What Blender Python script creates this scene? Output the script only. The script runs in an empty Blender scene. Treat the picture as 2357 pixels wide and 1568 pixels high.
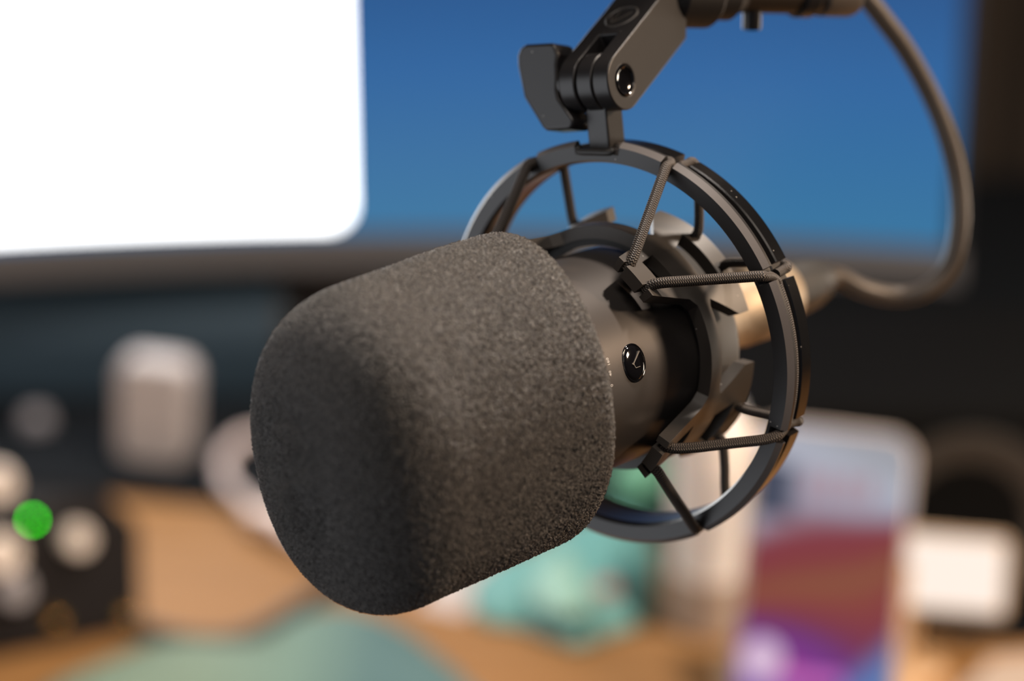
import bpy, bmesh, math, random
import numpy as np
from mathutils import Vector, Matrix, noise

random.seed(4)
SC = bpy.context.scene
COL = SC.collection
PI = math.pi

# ------------------------------------------------------------------ camera
PITCH = math.radians(20.0)
CAM = Vector((0, 0, 1.315))
DESK = 0.75
FPX, PX0, PY0 = 5892.0, 1178.5, 784.0
CR = Vector((1, 0, 0))
CF = Vector((0, math.cos(PITCH), -math.sin(PITCH)))
CD = Vector((0, -math.sin(PITCH), -math.cos(PITCH)))
cd = bpy.data.cameras.new('camera')
cam = bpy.data.objects.new('camera', cd); COL.objects.link(cam)
cam.location = CAM
cam.rotation_euler = (PI / 2 - PITCH, 0, 0)
cd.sensor_width = 36.0
cd.lens = FPX / 2357 * 36.0
cd.clip_start = 0.02
cd.dof.use_dof = True
cd.dof.focus_distance = 0.554
cd.dof.aperture_fstop = 5.8
SC.camera = cam

# ------------------------------------------------------------------ world, lights, exposure
SC.view_settings.view_transform = 'Standard'
SC.view_settings.look = 'None'
SC.view_settings.exposure = 0.0
SC.view_settings.gamma = 1.0
SC.view_settings.use_curve_mapping = False
w = bpy.data.worlds.new('world'); SC.world = w; w.use_nodes = True
w.node_tree.nodes['Background'].inputs[0].default_value = (0.50, 0.55, 0.68, 1)
w.node_tree.nodes['Background'].inputs[1].default_value = 0.13


def C2W(x, y, z):
    """metres along the camera's right, down and forward axes -> world"""
    return CAM + CR * x + CD * y + CF * z


def V2W(x, y, z):
    return (CR * x + CD * y + CF * z)


def at(px, py, d):
    return C2W((px - PX0) / FPX * d, (py - PY0) / FPX * d, d)


def on_z(px, py, z):
    """where the sight line of a pixel meets the height z"""
    v = V2W((px - PX0) / FPX, (py - PY0) / FPX, 1)
    return CAM + v * ((z - CAM.z) / v.z)


def area(name, loc, target, size, power, col, sy=None):
    l = bpy.data.lights.new(name, 'AREA'); l.energy = power; l.color = col
    l.size = size
    if sy:
        l.shape = 'RECTANGLE'; l.size_y = sy
    o = bpy.data.objects.new(name, l); COL.objects.link(o); o.location = loc
    o.rotation_euler = (Vector(target) - Vector(loc)).to_track_quat('-Z', 'Y').to_euler()
    return o


MICW = C2W(0.02, 0.0, 0.59)
# warm lamp above and to the right of the photographer, soft ceiling light, and a low warm lamp on the right
area('ceiling_lamp', MICW + V2W(0.46, -1.10, 0.00), MICW, 0.10, 24, (1.0, 0.86, 0.74))
area('warm_side_lamp', MICW + V2W(0.92, -0.36, -0.13), MICW, 0.12, 10, (1.0, 0.73, 0.51))
area('front_fill', MICW + V2W(0.25, -0.62, -1.30), MICW, 0.60, 3.0, (1.0, 0.86, 0.74))  # broad fill added from the camera side to soften the foam's shading
area('tumbler_fill', Vector((0.50, 0.95, 1.02)), Vector((0.07, 1.16, 0.80)), 0.16, 2.2, (1.0, 0.84, 0.68))  # unseen fill added to brighten the tumbler
area('left_fill', MICW + V2W(-1.1, 0.30, -0.35), MICW, 1.2, 8.0, (0.93, 0.95, 1.0))  # large soft fill added on the left, no window modelled
area('ceiling_downlight', Vector((-0.1, 0.30, 2.25)), Vector((-0.05, 1.30, DESK)), 0.35, 4, (1.0, 0.90, 0.82))


# ------------------------------------------------------------------ materials
def srgb(r, g, b):
    f = lambda c: (c / 255 / 12.92) if c / 255 <= .04045 else ((c / 255 + .055) / 1.055) ** 2.4
    return (f(r), f(g), f(b), 1)


def mat(name, col, rough=.5, metal=0, **kw):
    m = bpy.data.materials.new(name); m.use_nodes = True
    b = m.node_tree.nodes['Principled BSDF']
    b.inputs['Base Color'].default_value = col if len(col) == 4 else (*col, 1)
    b.inputs['Roughness'].default_value = rough
    b.inputs['Metallic'].default_value = metal
    for k, v in kw.items():
        b.inputs[k.replace('_', ' ')].default_value = v
    return m


def N(m, t, **kw):
    n = m.node_tree.nodes.new(t)
    for k, v in kw.items():
        setattr(n, k, v)
    return n


def L(m, a, b):
    m.node_tree.links.new(a, b)


def BS(m):
    return m.node_tree.nodes['Principled BSDF']


def add_bump(m, scale, strength, dist, detail=3, coord='Object', rough=.6):
    tc = N(m, 'ShaderNodeTexCoord'); nz = N(m, 'ShaderNodeTexNoise')
    nz.inputs['Scale'].default_value = scale; nz.inputs['Detail'].default_value = detail
    nz.inputs['Roughness'].default_value = rough
    bp = N(m, 'ShaderNodeBump'); bp.inputs['Strength'].default_value = strength
    bp.inputs['Distance'].default_value = dist
    L(m, tc.outputs[coord], nz.inputs['Vector']); L(m, nz.outputs['Fac'], bp.inputs['Height'])
    L(m, bp.outputs['Normal'], BS(m).inputs['Normal'])
    return tc, nz, bp


def ramp(m, stops, interp='LINEAR'):
    r = N(m, 'ShaderNodeValToRGB'); r.color_ramp.interpolation = interp
    e = r.color_ramp.elements
    while len(e) < len(stops):
        e.new(.5)
    for i, (p, c) in enumerate(stops):
        e[i].position = p; e[i].color = c
    return r


# satin plastic of the shock mount, with fine grain and a few dust specks
def plastic(name, col, rough, dust=.5):
    m = mat(name, col, rough)
    tc, nz, bp = add_bump(m, 5200, .35, .00006, 2)
    vo = N(m, 'ShaderNodeTexVoronoi'); vo.inputs['Scale'].default_value = 620
    L(m, tc.outputs['Object'], vo.inputs['Vector'])
    lt = N(m, 'ShaderNodeMath', operation='LESS_THAN'); lt.inputs[1].default_value = .09
    L(m, vo.outputs['Distance'], lt.inputs[0])
    sp = N(m, 'ShaderNodeSeparateColor'); L(m, vo.outputs['Color'], sp.inputs[0])
    gt = N(m, 'ShaderNodeMath', operation='GREATER_THAN'); gt.inputs[1].default_value = 1 - .16 * dust
    L(m, sp.outputs[0], gt.inputs[0])
    mu = N(m, 'ShaderNodeMath', operation='MULTIPLY'); L(m, lt.outputs[0], mu.inputs[0]); L(m, gt.outputs[0], mu.inputs[1])
    mx = N(m, 'ShaderNodeMix', data_type='RGBA'); L(m, mu.outputs[0], mx.inputs[0])
    mx.inputs[6].default_value = (*col[:3], 1); mx.inputs[7].default_value = (.45, .42, .38, 1)
    L(m, mx.outputs[2], BS(m).inputs['Base Color'])
    return m


M_PLASTIC = plastic('black_satin_plastic', (.014, .013, .0135), .34)
M_CRADLE = plastic('cradle_plastic', (.046, .040, .035), .46, .5)
M_MICBODY = mat('dark_grey_satin_metal', (.056, .050, .047), .40, .45)
add_bump(M_MICBODY, 7000, .22, .00004, 2)
M_GLOSS = mat('glossy_black', (.004, .004, .005), .07)
M_STEEL = mat('nickel_connector', (.36, .29, .21), .55, .9)
add_bump(M_STEEL, 120, .35, .0012, 2)
M_PRINT = mat('white_print', (.55, .53, .50), .6)
M_DARKPRINT = mat('grey_print', (.11, .10, .085), .45)
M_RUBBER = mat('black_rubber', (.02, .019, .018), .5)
M_CABLE = mat('cable_jacket', (.085, .070, .058), .42)
M_ARM = mat('bronze_black_metal', (.024, .016, .010), .5, .1)
M_COLLAR = mat('matt_black_collar', (.008, .007, .007), .6)

# foam: open cells as fine grain
M_FOAM = mat('dark_foam', (.06, .05, .045), .38)
b = BS(M_FOAM)
b.inputs['Sheen Weight'].default_value = .24
b.inputs['Sheen Roughness'].default_value = .25
b.inputs['Sheen Tint'].default_value = (1, .93, .85, 1)
b.inputs['Specular IOR Level'].default_value = .75
tc = N(M_FOAM, 'ShaderNodeTexCoord')
vo = N(M_FOAM, 'ShaderNodeTexVoronoi'); vo.inputs['Scale'].default_value = 3000
nz = N(M_FOAM, 'ShaderNodeTexNoise'); nz.inputs['Scale'].default_value = 3700; nz.inputs['Detail'].default_value = 2
L(M_FOAM, tc.outputs['Object'], vo.inputs['Vector']); L(M_FOAM, tc.outputs['Object'], nz.inputs['Vector'])
ad = N(M_FOAM, 'ShaderNodeMath', operation='ADD'); L(M_FOAM, vo.outputs['Distance'], ad.inputs[0]); L(M_FOAM, nz.outputs['Fac'], ad.inputs[1])
bp = N(M_FOAM, 'ShaderNodeBump'); bp.inputs['Strength'].default_value = 1.0; bp.inputs['Distance'].default_value = .0006
L(M_FOAM, ad.outputs[0], bp.inputs['Height']); L(M_FOAM, bp.outputs['Normal'], b.inputs['Normal'])
rp = ramp(M_FOAM, [(.42, (.002, .002, .002, 1)), (.54, (.008, .0073, .0068, 1)), (.66, (.175, .158, .143, 1))])
L(M_FOAM, nz.outputs['Fac'], rp.inputs[0]); L(M_FOAM, rp.outputs[0], b.inputs['Base Color'])

# braided cord: two crossing diagonals on the tube's UVs (u round, v along in metres)
M_CORD = mat('braided_cord', (.05, .04, .035), .6)
uv = N(M_CORD, 'ShaderNodeUVMap'); sx = N(M_CORD, 'ShaderNodeSeparateXYZ'); L(M_CORD, uv.outputs[0], sx.inputs[0])
def diag(sign):
    a = N(M_CORD, 'ShaderNodeMath', operation='MULTIPLY'); a.inputs[1].default_value = 2 * PI * 9 * sign
    L(M_CORD, sx.outputs[0], a.inputs[0])
    c = N(M_CORD, 'ShaderNodeMath', operation='MULTIPLY'); c.inputs[1].default_value = 2 * PI / .00052
    L(M_CORD, sx.outputs[1], c.inputs[0])
    d = N(M_CORD, 'ShaderNodeMath', operation='ADD'); L(M_CORD, a.outputs[0], d.inputs[0]); L(M_CORD, c.outputs[0], d.inputs[1])
    s = N(M_CORD, 'ShaderNodeMath', operation='SINE'); L(M_CORD, d.outputs[0], s.inputs[0])
    return s
s1, s2 = diag(1), diag(-1)
# the strand on top alternates round the cord
h = N(M_CORD, 'ShaderNodeMath', operation='MULTIPLY'); h.inputs[1].default_value = 2 * PI * 9
L(M_CORD, sx.outputs[0], h.inputs[0])
hs = N(M_CORD, 'ShaderNodeMath', operation='SINE'); L(M_CORD, h.outputs[0], hs.inputs[0])
hg = N(M_CORD, 'ShaderNodeMath', operation='GREATER_THAN'); hg.inputs[1].default_value = 0; L(M_CORD, hs.outputs[0], hg.inputs[0])
mx = N(M_CORD, 'ShaderNodeMix', data_type='FLOAT'); L(M_CORD, hg.outputs[0], mx.inputs[0])
L(M_CORD, s1.outputs[0], mx.inputs[2]); L(M_CORD, s2.outputs[0], mx.inputs[3])
mr = N(M_CORD, 'ShaderNodeMapRange'); mr.inputs[1].default_value = -1; mr.inputs[2].default_value = 1
L(M_CORD, mx.outputs[0], mr.inputs[0])
rp = ramp(M_CORD, [(.30, (.007, .006, .0055, 1)), (.85, (.095, .074, .060, 1))]); L(M_CORD, mr.outputs[0], rp.inputs[0])
L(M_CORD, rp.outputs[0], BS(M_CORD).inputs['Base Color'])
bp = N(M_CORD, 'ShaderNodeBump'); bp.inputs['Strength'].default_value = .8; bp.inputs['Distance'].default_value = .0002
L(M_CORD, mr.outputs[0], bp.inputs['Height']); L(M_CORD, bp.outputs['Normal'], BS(M_CORD).inputs['Normal'])

M_WOOD = mat('warm_desk_wood', (.6, .36, .18), .6, Specular_IOR_Level=.2)
tc = N(M_WOOD, 'ShaderNodeTexCoord'); mp = N(M_WOOD, 'ShaderNodeMapping'); mp.inputs['Scale'].default_value = (2, 22, 2)
nz = N(M_WOOD, 'ShaderNodeTexNoise'); nz.inputs['Scale'].default_value = 4; nz.inputs['Detail'].default_value = 6
L(M_WOOD, tc.outputs['Object'], mp.inputs[0]); L(M_WOOD, mp.outputs[0], nz.inputs['Vector'])
rp = ramp(M_WOOD, [(.35, (.225, .113, .040, 1)), (.65, (.285, .146, .052, 1))]); L(M_WOOD, nz.outputs['Fac'], rp.inputs[0])
L(M_WOOD, rp.outputs[0], BS(M_WOOD).inputs['Base Color'])


def screen_mat(name, stops, strength=1.0, axis='Z', lo=0, hi=1, rot=None):
    """a lit screen: emission colour along one object axis"""
    m = bpy.data.materials.new(name); m.use_nodes = True
    b = BS(m); b.inputs['Base Color'].default_value = (.005, .005, .006, 1); b.inputs['Roughness'].default_value = .25
    tc = N(m, 'ShaderNodeTexCoord'); v = tc.outputs['Object']
    if rot:
        mp = N(m, 'ShaderNodeMapping'); mp.inputs['Rotation'].default_value = rot; L(m, v, mp.inputs[0]); v = mp.outputs[0]
    s = N(m, 'ShaderNodeSeparateXYZ'); L(m, v, s.inputs[0])
    r = N(m, 'ShaderNodeMapRange'); r.inputs[1].default_value = lo; r.inputs[2].default_value = hi
    L(m, s.outputs['XYZ'.index(axis)], r.inputs[0])
    c = ramp(m, stops); L(m, r.outputs[0], c.inputs[0])
    L(m, c.outputs[0], b.inputs['Emission Color']); b.inputs['Emission Strength'].default_value = strength
    return m


# ------------------------------------------------------------------ mesh helpers
def finish(me, smooth=40):
    if smooth is not None:
        me.polygons.foreach_set('use_smooth', [True] * len(me.polygons))
        me.set_sharp_from_angle(angle=math.radians(smooth))


def link(name, me, m, parent=None, smooth=40, bevel=0, seg=2):
    finish(me, smooth)
    if m and not me.materials:
        me.materials.append(m)
    o = bpy.data.objects.new(name, me); COL.objects.link(o)
    if parent:
        o.parent = parent
    if bevel:
        md = o.modifiers.new('bevel', 'BEVEL'); md.width = bevel; md.segments = seg
        md.limit_method = 'ANGLE'; md.angle_limit = math.radians(38); md.harden_normals = False
    return o


def from_bm(bm):
    bmesh.ops.recalc_face_normals(bm, faces=bm.faces)
    me = bpy.data.meshes.new('m'); bm.to_mesh(me); bm.free(); return me


def thing(name, label, cat, M=None, loc=None, group=None, kind=None):
    o = bpy.data.objects.new(name, None); COL.objects.link(o); o.empty_display_size = .02
    if M is not None:
        o.matrix_world = M
    if loc is not None:
        o.location = loc
    o['label'] = label; o['category'] = cat
    if group: o['group'] = group
    return o


def tag(o, label, cat, group=None):
    o['label'] = label; o['category'] = cat
    if group: o['group'] = group
    return o


def lathe_me(prof, seg=96, axis='Z', closed=False, T=None):
    """prof: (radius, height) in metres"""
    vs, fs = [], []
    n = len(prof)
    for i in range(seg):
        a = 2 * PI * i / seg
        for r, z in prof:
            vs.append((r * math.cos(a), r * math.sin(a), z))
    for i in range(seg):
        j = (i + 1) % seg
        for k in range(n if closed else n - 1):
            k2 = (k + 1) % n
            fs.append((i * n + k, j * n + k, j * n + k2, i * n + k2))
    me = bpy.data.meshes.new('m'); me.from_pydata(vs, [], fs)
    bm = bmesh.new(); bm.from_mesh(me)
    bmesh.ops.remove_doubles(bm, verts=bm.verts, dist=1e-7)
    bmesh.ops.dissolve_degenerate(bm, edges=bm.edges, dist=1e-8)
    if T is not None:
        bm.transform(T)
    bmesh.ops.recalc_face_normals(bm, faces=bm.faces)
    bm.to_mesh(me); bm.free()
    return me


def smoothpath(pts, n=12):
    pts = [Vector(p) for p in pts]
    P = [pts[0] * 2 - pts[1]] + pts + [pts[-1] * 2 - pts[-2]]
    out = []
    for i in range(1, len(P) - 2):
        a, b, c, d = P[i - 1:i + 3]
        for k in range(n):
            t = k / n
            out.append(.5 * ((2 * b) + (c - a) * t + (2 * a - 5 * b + 4 * c - d) * t * t + (3 * b - a - 3 * c + d) * t ** 3))
    out.append(pts[-1])
    return out


def tube_me(path, rad, seg=20, caps=True):
    """tube with UVs: u round, v = metres along; rad a number or a function of 0..1"""
    path = [Vector(p) for p in path]
    n = len(path)
    tan = [(path[min(i + 1, n - 1)] - path[max(i - 1, 0)]).normalized() for i in range(n)]
    ref = Vector((0, 0, 1)) if abs(tan[0].z) < .9 else Vector((1, 0, 0))
    nx = tan[0].cross(ref).normalized()
    vs, fs, uvs = [], [], []
    s = 0; S = []
    for i, p in enumerate(path):
        if i:
            s += (p - path[i - 1]).length
        S.append(s)
    for i, p in enumerate(path):
        nx = (nx - tan[i] * nx.dot(tan[i])).normalized(); ny = tan[i].cross(nx)
        r = rad(S[i] / s) if callable(rad) else rad
        for k in range(seg):
            a = 2 * PI * k / seg
            vs.append(p + nx * r * math.cos(a) + ny * r * math.sin(a))
    for i in range(n - 1):
        for k in range(seg):
            k2 = (k + 1) % seg
            fs.append((i * seg + k, i * seg + k2, (i + 1) * seg + k2, (i + 1) * seg + k))
            uvs += [(k / seg, S[i]), ((k + 1) / seg, S[i]), ((k + 1) / seg, S[i + 1]), (k / seg, S[i + 1])]
    if caps:
        fs.append(tuple(range(seg))[::-1]); uvs += [(0, 0)] * seg
        fs.append(tuple((n - 1) * seg + k for k in range(seg))); uvs += [(0, S[-1])] * seg
    me = bpy.data.meshes.new('m'); me.from_pydata([tuple(v) for v in vs], [], fs)
    ul = me.uv_layers.new(name='UVMap')
    ul.data.foreach_set('uv', [c for q in uvs for c in q])
    return me


def box_me(x0, x1, y0, y1, z0, z1, T=None):
    bm = bmesh.new()
    bmesh.ops.create_cube(bm, size=1)
    for v in bm.verts:
        v.co = Vector(((x0 + x1) / 2 + v.co.x * (x1 - x0), (y0 + y1) / 2 + v.co.y * (y1 - y0), (z0 + z1) / 2 + v.co.z * (z1 - z0)))
    if T is not None: bm.transform(T)
    return from_bm(bm)


def prism_me(poly, h0, h1, T=None, cuts=()):
    """polygon (with holes) in local XY, extruded from h0 to h1 along Z"""
    bm = bmesh.new()
    es = []
    for loop in [poly] + list(cuts):
        v = [bm.verts.new((x, y, h0)) for x, y in loop]
        es += [bm.edges.new((v[i], v[(i + 1) % len(v)])) for i in range(len(v))]
    if cuts:
        bmesh.ops.triangle_fill(bm, edges=es, use_beauty=True)
    else:
        bm.faces.new([e.verts[0] for e in es])
    r = bmesh.ops.extrude_face_region(bm, geom=bm.faces[:])
    for e in r['geom']:
        if isinstance(e, bmesh.types.BMVert):
            e.co.z = h1
    if T is not None: bm.transform(T)
    return from_bm(bm)


def rrect(w, h, r, n=6, cx=0, cy=0):
    out = []
    for sx, sy, a0 in ((1, -1, -90), (1, 1, 0), (-1, 1, 90), (-1, -1, 180)):
        for i in range(n + 1):
            a = math.radians(a0 + 90 * i / n)
            out.append((cx + sx * (w / 2 - r) + r * math.cos(a), cy + sy * (h / 2 - r) + r * math.sin(a)))
    return out


def join_me(mes):
    bm = bmesh.new()
    for m in mes:
        bm.from_mesh(m)
    me = bpy.data.meshes.new('m'); bm.to_mesh(me); bm.free(); return me


def evaluated(o):
    dg = bpy.context.evaluated_depsgraph_get(); dg.update()
    return bpy.data.meshes.new_from_object(o.evaluated_get(dg))


def boolean(me_a, me_b, op='DIFFERENCE'):
    a = bpy.data.objects.new('a', me_a); b2 = bpy.data.objects.new('b', me_b)
    COL.objects.link(a); COL.objects.link(b2)
    md = a.modifiers.new('b', 'BOOLEAN'); md.operation = op; md.object = b2; md.solver = 'EXACT'
    r = evaluated(a)
    bpy.data.objects.remove(a); bpy.data.objects.remove(b2)
    return r


def text_me(s, size, depth, T):
    cu = bpy.data.curves.new('t', 'FONT'); cu.body = s; cu.size = size; cu.extrude = depth
    cu.align_x = 'CENTER'; cu.align_y = 'CENTER'; cu.space_character = 1.05
    o = bpy.data.objects.new('t', cu); COL.objects.link(o)
    me = evaluated(o); bpy.data.objects.remove(o)
    me.transform(T); me.materials.clear()
    return me


# ------------------------------------------------------------------ the ring's frame (mm)
# axes: X to the ring's right, Y up the stem, Z out of the ring's front towards the foam
_n = Vector((-0.78, 0.30, -1.0)).normalized()
_up = Vector((0, -1, 0)); _u = (_up - _n * _up.dot(_n)).normalized(); _r = _u.cross(_n)
O_C = Vector((.023036, .001246, .58873))
MR = Matrix.Identity(4)
for i, a in enumerate((_r, _u, _n)):
    wv = V2W(*a)
    for k in range(3):
        MR[k][i] = wv[k]
MR.translation = C2W(*O_C)
mm = .001


def pol(R, th, z):
    t = math.radians(th); return Vector((R * math.cos(t) * mm, R * math.sin(t) * mm, z * mm))


CENTRES = (41.0, 131.0, 221.0, -47.5)     # where the cord pairs meet the ring
CLAWS = (41.0, 127.5, 221.0, -43.5)       # where the cradle's claws sit
NOTCH = 21.3

# ================================================================== MICROPHONE
# the body sits a little off the ring's axis in its elastic
MT = MR @ Matrix.Translation((0, -.0015, 0)) @ Matrix.Rotation(-.030, 4, 'X')
mic = thing('microphone', 'dark condenser microphone under a big dark foam windscreen, hung in the shock mount', 'microphone', MT)
prof = [(0, 44), (23.6, 44), (24.5, 43), (24.5, 38.2), (24.35, 38.1), (24.35, 37.9), (24.5, 37.8), (24.5, -2.9), (24.5, -3.0), (24.5, -14.5), (24.0, -16.2), (22.5, -18), (14.5, -20), (13, -21), (12.6, -24), (0, -24)]
bme = lathe_me([(r * mm, z * mm) for r, z in prof], 160)
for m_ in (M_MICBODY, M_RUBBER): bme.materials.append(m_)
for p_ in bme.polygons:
    if p_.center.z < -.003: p_.material_index = 1  # shade behind the cradle put into the body's colour as black
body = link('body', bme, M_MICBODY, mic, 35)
# round emblem let into the side
TH0, Z0 = 7.4, 25.9
def side_T(th, z, R=24.5):
    """a frame on the body's side: X = towards the rear, Y = round the body upwards, Z = outwards, as read with the foam on the left"""
    t = math.radians(th)
    out = Vector((math.cos(t), math.sin(t), 0)); tang = Vector((-math.sin(t), math.cos(t), 0)); rear = Vector((0, 0, -1))
    m = Matrix.Identity(4)
    for i, a in enumerate((rear, tang, out)):
        for k in range(3): m[k][i] = a[k]
    # rear x tang must equal out
    if rear.cross(tang).dot(out) < 0:
        for k in range(3): m[k][0] = -m[k][0]
    m.translation = pol(R, th, z)
    return m
ET = side_T(TH0, Z0, 24.42) @ Matrix.Scale(.9, 4)
dome = [(0, .75), (2.4, .62), (3.6, .40), (4.1, .22), (4.3, .0), (4.3, -.6)]
emb = link('emblem', lathe_me([(r * mm, z * mm) for r, z in dome], 64, T=ET), M_GLOSS, mic, 60)
emb['label'] = 'glossy black round emblem with a thin angled line mark'
rimme = lathe_me([(4.25 * mm, .05 * mm), (4.5 * mm, .18 * mm), (4.72 * mm, .05 * mm), (4.72 * mm, -.5 * mm), (4.25 * mm, -.5 * mm)], 64, closed=True, T=ET)
link('emblem_rim', rimme, M_GLOSS, emb, 60)
def bar(p, q, wd, h0, h1, T):
    d = Vector(q) - Vector(p); Ln = d.length; a = math.atan2(d.y, d.x)
    return prism_me([(0, -wd / 2), (Ln, -wd / 2), (Ln, wd / 2), (0, wd / 2)], h0, h1, T @ Matrix.Translation((p[0], p[1], 0)) @ Matrix.Rotation(a, 4, 'Z'))
fx = 1 if ET.to_3x3() @ Vector((1, 0, 0)) @ Vector((0, 0, -1)) > 0 else -1
marks = [bar((-.0013 * fx, -.0001), (.0021 * fx, .0024), .00030, .0004, .00084, ET),
         bar((-.0017 * fx, .0001), (-.0010 * fx, -.0003), .00036, .0004, .00084, ET),
         bar((-.0011 * fx, -.0003), (-.0007 * fx, -.0012), .00018, .0004, .00082, ET),
         bar((-.0007 * fx, -.0012), (.0012 * fx, -.0012), .00013, .0004, .00082, ET)]
link('emblem_mark', join_me(marks), M_DARKPRINT, emb, None)
for s, th, zt in (('160', 12.4, 34.75), ('40', 6.5, 35.05), ('0', .4, 35.2)):
    T = side_T(th, zt, 24.5)
    # baseline runs up round the body, tops of the digits face the foam
    out = T.to_3x3() @ Vector((0, 0, 1)); tang = T.to_3x3() @ Vector((0, 1, 0))
    T2 = Matrix.Identity(4)
    top = out.cross(tang)
    for i, a in enumerate((tang, top, out)):
        for k in range(3): T2[k][i] = a[k]
    T2.translation = T.translation + out * .00002
    link('scale_number', text_me(s, 1.15 * mm, .00002, T2), M_PRINT, mic, None)

# --- foam windscreen: squashed round cover, grain in real relief
q0 = [36.0888, 98.424, 33.2177, 33.6228, 6.0, 20.7997, 3.0, 2.1728, -0.3066, -0.0916, 4.4184, -0.1579, -0.1118, 0.3673]
def foam():
    z0, z1, R0, R1, a0, a1, e0, e1, tx, ty, ox, oy, el, ea = q0
    s = np.linspace(0, np.pi / 2, 400)
    zr = z0 + a0 * (1 - np.cos(s) ** (2 / e0)); rr = R0 - a0 * (1 - np.sin(s) ** (2 / e0))
    zf = z1 - a1 * (1 - np.cos(s) ** (2 / e1)); rf = R1 - a1 * (1 - np.sin(s) ** (2 / e1))
    rq = np.linspace(1, .004, 60)[1:]
    z = np.r_[z0, zr, zf[::-1], z1 + 1.6 * (1 - rq ** 2)]; R = np.r_[20., rr, rf[::-1], (R1 - a1) * rq]
    d = np.r_[0, np.cumsum(np.hypot(np.diff(z), np.diff(R)))]
    keep = np.r_[True, np.diff(d) > 1e-9]; z, R, d = z[keep], R[keep], d[keep]
    step = .20
    t = np.linspace(0, d[-1], int(d[-1] / step)); z = np.interp(t, d, z); R = np.interp(t, d, R)
    # gently domed front
    SEG = 1080
    tt = np.linspace(0, 2 * np.pi, SEG, endpoint=False)
    # in ring axes: r=(1,0,0) u=(0,1,0) n=(0,0,1)
    nn = np.array([tx, ty, 1.]); nn /= np.linalg.norm(nn)
    uu = np.array([0, 1., 0]); uu = uu - (uu @ nn) * nn; uu /= np.linalg.norm(uu)
    rv = np.cross(uu, nn) * -1.0
    c, si = math.cos(ea), math.sin(ea); x = np.cos(tt) * (1 + el); y = np.sin(tt) * (1 - el)
    X = x * c - y * si; Y = x * si + y * c
    base = np.array([ox, oy, z0])
    P = base + nn * (z - z0)[:, None, None] + R[:, None, None] * (rv * X[:, None] + uu * Y[:, None])
    du = np.gradient(P, axis=0); dv = (np.roll(P, -1, 1) - np.roll(P, 1, 1))
    nr = np.cross(dv, du); nr /= np.linalg.norm(nr, axis=2, keepdims=True) + 1e-12
    cen = P.mean(axis=(0, 1)); sg = np.sign(((P - cen) * nr).sum()); nr *= sg
    rng = np.random.default_rng(3)
    g = rng.normal(size=P.shape[:2])
    g *= np.clip(R / 9, 0, 1)[:, None]
    g = (g + np.roll(g, 1, 1) * .65 + np.roll(g, 1, 0) * .65) / 1.35
    lump = np.zeros(P.shape[:2])
    for k in range(10):
        f = rng.normal(size=3) * .11; lump += np.sin(P @ f + rng.uniform(0, 6.3)) * .05
    P = P + nr * (g * .115 + lump)[..., None]
    P = P.reshape(-1, 3) * mm
    n = len(z)
    idx = np.arange(n * SEG).reshape(n, SEG)
    a = idx[:-1]; b_ = np.roll(idx, -1, 1)[:-1]; c_ = np.roll(idx, -1, 1)[1:]; d_ = idx[1:]
    f = np.stack([a, b_, c_, d_], -1).reshape(-1, 4)
    me = bpy.data.meshes.new('m')
    me.vertices.add(len(P)); me.vertices.foreach_set('co', P.ravel())
    me.loops.add(f.size); me.loops.foreach_set('vertex_index', f.ravel())
    me.polygons.add(len(f)); me.polygons.foreach_set('loop_start', np.arange(0, f.size, 4))
    me.update(calc_edges=True); me.validate()
    bm = bmesh.new(); bm.from_mesh(me)
    bmesh.ops.holes_fill(bm, edges=[e for e in bm.edges if e.is_boundary], sides=0)
    bmesh.ops.recalc_face_normals(bm, faces=bm.faces)
    bm.to_mesh(me); bm.free()
    me.transform(MT.inverted() @ MR)
    return me
fo = link('foam_windscreen', foam(), M_FOAM, mic, None)
fo['label'] = 'rounded dark grey foam cover over the front of the microphone'

# ================================================================== SHOCK MOUNT
mount = thing('shock_mount', 'round black shock mount with braided elastic cords holding the microphone', 'shock mount', MR)

# outer ring: a grooved hoop with notches where the cords cross
def ring_me():
    notch = []
    for c in CENTRES:
        notch += [c - NOTCH, c + NOTCH]
    slot = (86.0, 7.6)
    ths = set(round(t, 3) for t in np.arange(-180, 180, 1.5))
    ev = []
    for c in notch:
        for hw in (1.9, 2.6):
            ev += [(c - hw), (c + hw)]
    ev += [slot[0] - slot[1], slot[0] + slot[1]]
    for e in ev:
        ths |= {round(((e - .08) + 180) % 360 - 180, 3), round(((e + .08) + 180) % 360 - 180, 3)}
    ths = sorted(ths)
    def near(t, c):
        return abs((t - c + 180) % 360 - 180)
    loops = []
    for t in ths:
        f = 47.0; b_ = 46.3
        if any(near(t, c) < 1.9 for c in notch): f = 44.4
        if any(near(t, c) < 2.6 for c in notch): b_ = 44.4
        if near(t, slot[0]) < slot[1]: f = 45.2
        fi = min(f, 47)
        loops.append([(42.6, -1.3), (43.2, 0), (fi - .35, 0), (fi + .75, -1.35), (fi + .75, -2.2), (fi + .4, -2.5), (44.0, -2.7), (44.0, -6.5), (b_ - .3, -6.7), (b_, -7.0),
                      (b_, -10.7), (b_ - .3, -11), (43.2, -11), (42.6, -10.4), (42.6, -9.5), (42.75, -9.2), (42.75, -1.9)])
    vs = [pol(r, t, z) for t, l in zip(ths, loops) for r, z in l]
    n = len(loops[0]); S = len(ths)
    fs = [(i * n + k, ((i + 1) % S) * n + k, ((i + 1) % S) * n + (k + 1) % n, i * n + (k + 1) % n) for i in range(S) for k in range(n)]
    me = bpy.data.meshes.new('m'); me.from_pydata([tuple(v) for v in vs], [], fs)
    bm = bmesh.new(); bm.from_mesh(me); bmesh.ops.recalc_face_normals(bm, faces=bm.faces); bm.to_mesh(me); bm.free()
    return me
M_RIM = plastic('glossy_black_plastic', (.005, .005, .0055), .16, 2.0)
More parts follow.
